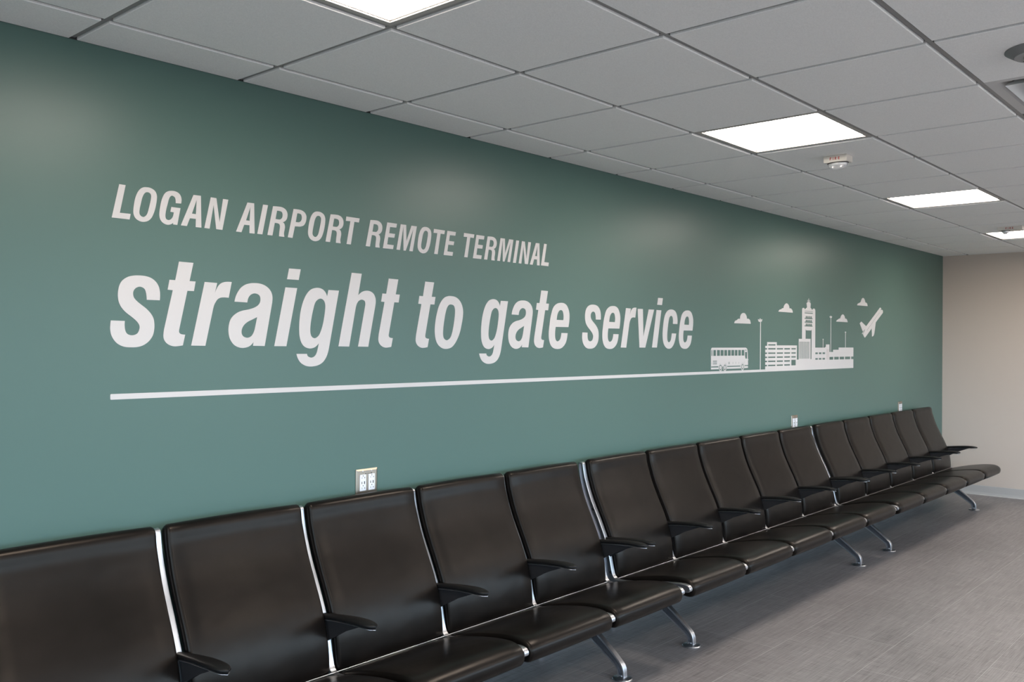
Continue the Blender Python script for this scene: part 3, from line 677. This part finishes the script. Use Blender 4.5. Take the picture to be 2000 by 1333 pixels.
2108.7,0],[22.0,2108.8,0],[-2.0,1994.0,0],[-24.3,1994.1,0]]],"R":[[[-0.0,2107.8,0],[17.8,2108.8,1],[38.8,2108.6,1],[54.6,2103.0,1],[63.5,2092.7,1],[65.9,
2079.4,1],[62.8,2065.5,1],[55.0,2055.6,1],[44.5,2050.0,0],[51.5,2044.7,1],[54.3,2032.9,1],[52.6,2020.7,1],[50.1,2007.0,1],[52.0,1993.3,0],[27.8,1993.6,
0],[28.7,2007.9,1],[30.7,2023.1,1],[31.5,2033.6,1],[27.9,2041.5,1],[18.4,2043.9,1],[8.0,2043.9,0],[-2.0,1993.8,0],[-24.7,1993.9,0]],[[18.0,2092.3,0],[28.4,
2092.4,1],[38.9,2089.9,1],[43.3,2081.4,1],[42.6,2070.8,1],[37.4,2062.7,1],[28.7,2059.1,1],[11.3,2059.2,0]]],"P":[[[-0.0,2107.8,0],[16.1,2108.3,1],[36.1,
2107.1,1],[51.6,2100.4,1],[60.0,2089.1,1],[61.0,2076.9,1],[57.5,2061.2,1],[48.5,2047.9,1],[33.0,2041.5,1],[18.5,2040.6,1],[6.9,2039.9,0],[-4.0,1992.8,0],
[-25.5,1993.6,0]],[[17.5,2092.4,0],[25.4,2092.9,1],[35.4,2090.2,1],[39.0,2081.4,1],[38.2,2069.8,1],[32.9,2061.6,1],[23.9,2057.6,1],[10.6,2057.4,0]]],"T":[[[-0.0,
2106.5,0],[70.1,2105.9,0],[66.2,2088.4,0],[42.3,2088.7,0],[24.4,1992.1,0],[2.2,1992.2,0],[21.3,2089.0,0],[-2.2,2088.4,0]]],"E":[[[-0.0,2105.4,0],[55.9,
2104.9,0],[52.0,2087.4,0],[15.9,2086.7,0],[11.4,2059.1,0],[45.2,2059.0,0],[40.9,2041.8,0],[6.1,2041.5,0],[0.5,2009.5,0],[37.6,2009.1,0],[33.9,1991.3,0],
[-23.8,1991.2,0]]],"M":[[[0.0,2105.1,0],[32.4,2105.3,0],[34.1,2033.1,0],[63.5,2105.2,0],[96.0,2105.1,0],[71.9,1991.0,0],[52.0,1990.8,0],[74.7,2090.8,0],
[30.2,1990.6,0],[17.6,1990.5,0],[15.8,2096.5,0],[-3.5,1991.1,0],[-23.6,1991.2,0]]]},"words":{"straight":[["s",130.9,0],["t",371.7,0],["r",471.2,0],["a",
723.5,0],["i",815.0,0],["g",1074.5,0],["h",1140.0,0],["t",1342.2,-4.2]],"to":[["t",1558.3,-5.4],["o",1719.7,0]],"gate":[["g",2121.0,-3.1],["a",2279.4,-4.4],
["t",2380.4,-6],["e",2502.5,0]],"service":[["s",2736.9,-6],["e",2981.9,-0.2],["r",3157.8,-5.5],["v",3280.0,0],["i",3487.3,-3.9],["c",3677.6,0],["e",3807.7,
0]],"LOGAN":[["L",155.9,0],["O",248.0,0],["G",341.8,0],["A",425.3,0],["N",493.2,0]],"AIRPORT":[["A",644.6,-0.8],["I",712.0,0],["R",756.6,0],["P",850.2,
0],["O",962.8,-2.8],["R",1029.7,-1.1],["T",1110.0,0]],"REMOTE":[["R",1238.4,-1.9],["E",1331.8,0],["M",1409.0,0],["O",1553.3,-5.4],["T",1610.2,-2.0],["E",
1696.0,-1.3]],"TERMINAL":[["T",1806.1,-1.7],["E",1891.0,-1.7],["R",1969.4,-4.3],["M",2062.9,-1.3],["I",2180.7,-5.6],["N",2224.6,-5.9],["A",2334.4,-5.9],
["L",2401.1,-6]]},"ill":{"plane":[[7315.2,1935.9,0],[7336.1,1934.2,1],[7350.6,1926.2,0],[7325.0,1910.0,0],[7363.1,1918.0,0],[7390.1,1910.3,1],[7392.4,1889.8,
0],[7209.0,1796.7,0],[7177.8,1705.2,0],[7164.2,1681.5,1],[7141.4,1667.9,1],[7115.7,1663.3,0],[7105.5,1737.7,0],[6951.6,1656.1,0],[6938.3,1653.7,1],[6923.2,
1657.5,0],[6889.3,1685.0,0],[6924.3,1705.1,0],[6941.7,1728.4,0],[6884.6,1707.9,0],[6815.6,1778.5,0],[6852.8,1795.6,0],[6969.8,1755.3,0]],"cloud1":[[4483.0,
1731.5,0],[4487.9,1740.8,1],[4500.4,1749.5,1],[4520.6,1753.1,0],[4535.7,1761.2,1],[4551.0,1764.7,1],[4567.9,1763.9,0],[4569.7,1779.1,1],[4581.3,1795.2,
1],[4599.3,1803.8,1],[4620.0,1806.9,1],[4640.8,1804.3,1],[4659.2,1792.5,1],[4668.3,1779.2,1],[4670.0,1766.4,0],[4688.4,1768.1,1],[4709.6,1762.9,1],[4723.1,
1750.8,1],[4730.2,1732.4,0]],"cloud2":[[5177.1,1833.6,0],[5187.0,1842.3,1],[5201.7,1850.0,1],[5225.5,1852.4,0],[5240.3,1860.2,1],[5264.2,1863.1,0],[5270.0,
1876.5,1],[5284.9,1890.2,1],[5303.0,1898.8,1],[5315.1,1901.1,1],[5333.3,1899.4,1],[5354.9,1888.8,1],[5365.5,1874.5,1],[5367.4,1863.9,0],[5392.1,1864.7,
1],[5413.8,1856.1,1],[5425.2,1844.4,1],[5429.0,1832.7,0]],"cloud3":[[6284.4,1782.8,0],[6295.5,1793.4,1],[6325.2,1802.0,0],[6345.1,1809.0,1],[6370.5,1811.0,
0],[6381.7,1828.3,1],[6401.7,1841.5,1],[6424.0,1847.1,1],[6445.7,1843.8,1],[6466.4,1830.5,1],[6475.5,1812.7,0],[6500.9,1812.3,1],[6521.7,1801.4,1],[6535.8,
1782.5,0]],"cloud4":[[6753.0,1937.3,0],[6764.0,1951.7,1],[6802.7,1960.2,0],[6834.6,1969.6,0],[6845.7,1986.3,1],[6867.3,2002.6,1],[6891.0,2007.8,1],[6915.7,
2003.9,1],[6936.3,1986.6,1],[6942.7,1970.4,0],[6969.5,1968.2,1],[6992.0,1957.4,1],[7003.0,1938.6,0]],"head":[[4841.4,1767.3,0],[4857.8,1769.0,0],[4863.5,
1759.0,0],[4868.8,1771.8,0],[4877.0,1775.0,1],[4884.2,1772.1,0],[4889.9,1759.6,0],[4894.7,1769.9,0],[4911.4,1769.0,0],[4904.9,1754.9,1],[4891.1,1749.6,
0],[4863.6,1749.0,0],[4849.8,1753.7,1]]},"plane_pts":{"win0":[6990.9,1719.3],"win1":[7306.3,1890.7],"fin":[[6864.8,1684.1],[6878.8,1684.2],[6929.4,1718.4],
[6922.3,1720.2]]}}
GL = DATA['G']
def word(parent, letters):
    w_ = bpy.data.objects.new('word', None); w_.empty_display_size = 0.05; COL.objects.link(w_); w_.parent = parent
    w_.location = (letters[0][1]/1000, 0, 0)
    for ch, x, dz in letters:
        loops = [[(q.x/1000, q.y/1000) for q in contour(cn)] for cn in GL[ch]]
        bm = bmesh.new()
        if ch == 'i':
            for lp in loops: decal(bm, [lp])
        else: decal(bm, loops)
        o = link('letter', bm, VINYL, w_); o.location = ((x-letters[0][1])/1000, 0, dz/1000)
t = thing('wall_lettering', 'upper line of slanted white capitals on the green wall, ending in TERMINAL', 'lettering', (0, 0, 0), 'white lettering on the green wall')
for k in ('LOGAN', 'AIRPORT', 'REMOTE', 'TERMINAL'): word(t, DATA['words'][k])
t = thing('wall_lettering', 'lower line of large white lowercase italics reading straight to gate service', 'lettering', (0, 0, 0), 'white lettering on the green wall')
for k in ('straight', 'to', 'gate', 'service'): word(t, DATA['words'][k])

# ------------------------------------------------------------------ vinyl line and skyline picture
def deco(name, loops_list, label, cat='wall decal', group='white vinyl picture on the green wall', m=VINYL):
    bm = bmesh.new()
    for lp in loops_list: decal(bm, lp)
    o = link(name, bm, m); tag(o, label, cat, group); return o
def mm(lp): return [(q[0]/1000, q[1]/1000) for q in lp]
LZ0, LZ1 = 1.3845, 1.4015
deco('wall_stripe', [[[(0.131, 1.3870), (0.1335, 1.3845), (4.962, LZ0-0.001), (4.962, LZ1-0.001), (0.1335, 1.4035), (0.131, 1.4010)]]], 'long thin white line on the green wall under the lettering')
ill = DATA['ill']
def cl(k): return [[(q.x/1000, q.y/1000) for q in contour(ill[k])]]
deco('cloud_decal', [cl('cloud1')], 'white cloud picture above the bus on the green wall, largest and leftmost')
deco('cloud_decal', [cl('cloud2')], 'white cloud picture just left of the control tower top')
deco('cloud_decal', [cl('cloud3')], 'white cloud picture right of the tall thin pole beside the tower')
deco('cloud_decal', [cl('cloud4')], 'white cloud picture directly above the climbing airplane, highest of all')

# airplane: body with its row of small windows left open
def seg_hole(A, B, w_):
    A, B = Vector(A), Vector(B); d = (B-A).normalized(); n_ = Vector((-d.y, d.x))*w_/2
    return [tuple(A+n_), tuple(A-n_), tuple(B-n_), tuple(B+n_)]
pl = cl('plane')
pa = [(q[0], q[1]) for q in pl[0]]
DATA_P = DATA['plane_pts']
A_, B_ = Vector(DATA_P['win0'])/1000, Vector(DATA_P['win1'])/1000
holes = []
for k in range(16):
    c0 = A_.lerp(B_, (k+0.1)/16); c1 = A_.lerp(B_, (k+0.72)/16); holes.append(seg_hole(c0, c1, 0.0055))
deco('airplane_decal', [[pa] + holes, [[(q[0]/1000, q[1]/1000) for q in DATA_P['fin']]]], 'white climbing airplane picture at the right end of the green wall')

# light poles
def pole(x, z0, z1, w_, head, label):
    deco('light_pole_decal', [[rect(x-w_/2, x+w_/2, z0, z1)]] + head, label)
pole(4.8835, LZ1-0.0005, 1.752, 0.0115, [cl('head')], 'tall thin white light pole picture between the bus and the garage')
def small_head(x, z, r_): return [[[(x-r_, z+r_*0.12), (x-r_*0.5, z+r_*0.16), (x, z+r_*0.36), (x+r_*0.5, z+r_*0.16), (x+r_, z+r_*0.12), (x+r_*0.75, z-r_*0.22), (x, z-r_*0.42), (x-r_*0.75, z-r_*0.22)]]]
pole(6.1705, 1.5262, 1.808, 0.009, small_head(6.1690, 1.8195, 0.028), 'tall thin white pole picture right of the control tower, with a diamond head')
pole(6.0115, 1.5622, 1.625, 0.007, small_head(6.0115, 1.630, 0.012), 'shortest thin white pole picture, standing on the low wing beside the tower')
pole(6.4880, 1.5632, 1.690, 0.009, small_head(6.4880, 1.6955, 0.017), 'thin white pole picture standing on the rightmost terminal roof')

# bus
t = thing('bus_decal', 'white coach bus picture with a row of open windows on the green wall', 'wall decal', (0, 0, 0), 'white vinyl picture on the green wall')
bm = bmesh.new()
body = [(4.161, 1.414), (4.160, 1.545), (4.165, 1.556), (4.176, 1.5605), (4.655, 1.5610), (4.672, 1.556), (4.682, 1.545), (4.687, 1.515), (4.689, 1.482), (4.697, 1.475), (4.690, 1.468), (4.692, 1.443), (4.690, 1.437), (4.640, 1.437), (4.640, 1.430), (4.691, 1.430), (4.691, 1.4165)]
# lower edge with wheel arches
def arch(cx, r_=0.0275): return [(cx+r_*math.cos(math.radians(q)), 1.4255+r_*math.sin(math.radians(q))) for q in (-20, 0, 30, 60, 90, 120, 150, 180, 200)]
body += [(4.6365, 1.4155)] + arch(4.609)[0:] + [(4.580, 1.4145), (4.381, 1.4145)] + arch(4.353)[:5] + [(4.3265, 1.4315), (4.3195, 1.4315)] + arch(4.292)[4:] + [(4.264, 1.4140)]
holes = [rect(a0/1000, b0/1000, 1.505, 1.5445) for a0, b0 in ((4168, 4180), (4192, 4228), (4241, 4283), (4291, 4334), (4343, 4384), (4394, 4435), (4443, 4485), (4494, 4533), (4544, 4584), (4594, 4635))]
holes += [[(4.645, 1.530), (4.645, 1.500), (4.652, 1.483), (4.677, 1.483), (4.677, 1.530)], rect(4.645, 4.669, 1.541, 1.5455)]
holes += [rect(4.1635, 4.262, 1.427, 1.4345), rect(4.385, 4.577, 1.4275, 1.4345)]
holes += [rect(4.186, 4.243, 1.4700-0.0075*k, 1.4735-0.0075*k) for k in range(4)]
holes += [rect(4.402, 4.421, 1.4475+0.0055*k, 1.4505+0.0055*k) for k in range(3)]
holes += [rect(q, q+0.004, 1.448, 1.460) for q in (4.464, 4.507, 4.551)] + [rect(4.172, 4.176, 1.452, 1.459), rect(4.634, 4.638, 1.455, 1.461)]
decal(bm, [body] + holes); link('bus_body', bm, VINYL, t)
for cx in (4.292, 4.353, 4.609):
    bm = bmesh.new()
    decal(bm, [ell(cx, 1.4255, 0.0235, 0.0255, 28), ell(cx, 1.4255, 0.0175, 0.0195, 28)]); decal(bm, [ell(cx, 1.4255, 0.0105, 0.0125, 24)])
    link('wheel', bm, VINYL, t)

# airport skyline: garage, control tower and terminal wings in one cut
t = thing('airport_skyline_decal', 'white airport picture with garage, twin-legged control tower and low terminal wings', 'wall decal', (0, 0, 0), 'white vinyl picture on the green wall')
bm = bmesh.new()
gx = 4.963
out = [(gx, LZ0-0.001)]
rows = [1.5575, 1.5250, 1.4945, 1.4640, 1.4335]
for zt in reversed(rows): out += [(gx, zt-0.0105), (4.9925, zt-0.0105), (4.9925, zt), (gx, zt)]
out += [(gx, 1.5745), (4.992, 1.5745), (4.992, 1.6025), (5.152, 1.6025), (5.152, 1.5785), (5.508, 1.5785), (5.508, 1.4680), (5.5245, 1.4680), (5.5245, LZ0-0.0012)]
hl = [rect(5.010, 5.132, 1.5770, 1.5865)]
for n_, zt in enumerate(rows):
    for x0, x1 in ((5.010, 5.132), (5.154, 5.260), (5.282, 5.384)): hl.append(rect(x0, x1, zt-0.0100, zt))
    if n_ < 3: hl.append(rect(5.407, 5.487, zt-0.0100, zt))
hl.append(rect(5.407, 5.487, 1.4235, 1.4665))
decal(bm, [out] + hl); link('parking_garage', bm, VINYL, t)
# tower
bm = bmesh.new()
tw = [(5.5247, LZ0-0.0012), (5.5247, 1.4680), (5.541, 1.4680), (5.541, 1.6310), (5.6005, 1.6310), (5.5995, 1.862), (5.603, 1.872), (5.618, 1.877), (5.638, 1.876), (5.655, 1.866),
      (5.660, 1.868), (5.672, 1.875), (5.688, 1.880), (5.692, 1.886), (5.687, 1.902), (5.682, 1.914), (5.684, 1.917), (5.697, 1.922),
      (5.699, 1.922), (5.699, 1.942), (5.703, 1.942), (5.703, 1.924), (5.711, 1.925), (5.711, 1.944), (5.715, 1.944), (5.715, 1.926),
      (5.720, 1.926), (5.720, 1.952), (5.728, 1.957), (5.728, 1.926), (5.735, 1.925), (5.735, 1.944), (5.739, 1.944), (5.739, 1.924), (5.747, 1.923), (5.747, 1.942), (5.751, 1.942), (5.751, 1.921),
      (5.763, 1.917), (5.760, 1.900), (5.757, 1.886), (5.763, 1.880), (5.779, 1.874), (5.792, 1.866), (5.797, 1.866), (5.801, 1.872), (5.812, 1.877), (5.836, 1.877), (5.848, 1.871), (5.852, 1.860), (5.8535, 1.5600), (5.8535, LZ0-0.0014)]
hl = [rect(5.647, 5.804, 1.8500, 1.8535), rect(5.647, 5.804, 1.8345, 1.8415)]
for zt in (1.8135, 1.7835, 1.7535):
    comb = [(5.647, zt-0.0225), (5.801, zt-0.0225), (5.801, zt-0.0155), (5.790, zt-0.0155)]
    for k in range(4, -1, -1):
        xa = 5.6675+k*0.0250; xb = xa+0.0195
        if k == 4: comb[-1] = (xb, zt-0.0150)
        comb += [(xb, zt), (xa, zt), (xa, zt-0.0130)]
        if k: comb += [(xa-0.0055, zt-0.0130)]
    comb[-1] = (5.6675, zt-0.0150); comb += [(5.647, zt-0.0150)]
    hl.append(comb)
hl.append([(5.667, 1.6325), (5.764, 1.6320), (5.764, 1.4690), (5.782, 1.4690), (5.783, 1.706), (5.777, 1.706), (5.772, 1.6995), (5.679, 1.6995), (5.674, 1.706), (5.667, 1.706)])
n_ = 12
for k in range(n_):
    x0 = 5.552+(5.748-5.552)*k/n_; hl.append(rect(x0, x0+0.0085, 1.4735, 1.6090))
decal(bm, [tw] + hl); link('control_tower', bm, VINYL, t)
# wings
bm = bmesh.new()
wing = [(5.8537, LZ0-0.0014), (5.8537, 1.5615), (6.054, 1.5615), (6.054, 1.5675), (6.071, 1.5675), (6.071, 1.5880), (6.142, 1.5880), (6.142, 1.5255), (6.220, 1.5255), (6.220, 1.5435), (6.340, 1.5435), (6.340, 1.5625), (6.668, 1.5625),
        (6.668, 1.4840), (6.617, 1.4840), (6.617, 1.4610), (6.668, 1.4610), (6.668, LZ0-0.0008)]
hl = [rect(x0, x1, z0, z1) for x0, x1 in ((5.857, 5.908), (5.928, 5.979), (6.001, 6.053)) for z0, z1 in ((1.5085, 1.5225), (1.4630, 1.4765))]
hl += [rect(x0, x1, 1.4610, 1.4840) for x0, x1 in ((6.144, 6.224), (6.244, 6.342), (6.362, 6.458), (6.479, 6.597))]
decal(bm, [wing] + hl); link('terminal_wing', bm, VINYL, t)
bm = bmesh.new(); decal(bm, [rect(6.080, 6.136, 1.4620, 1.5500)], th=0.0004, y=-0.0014); link('shaded_panel', bm, VGREY, t)
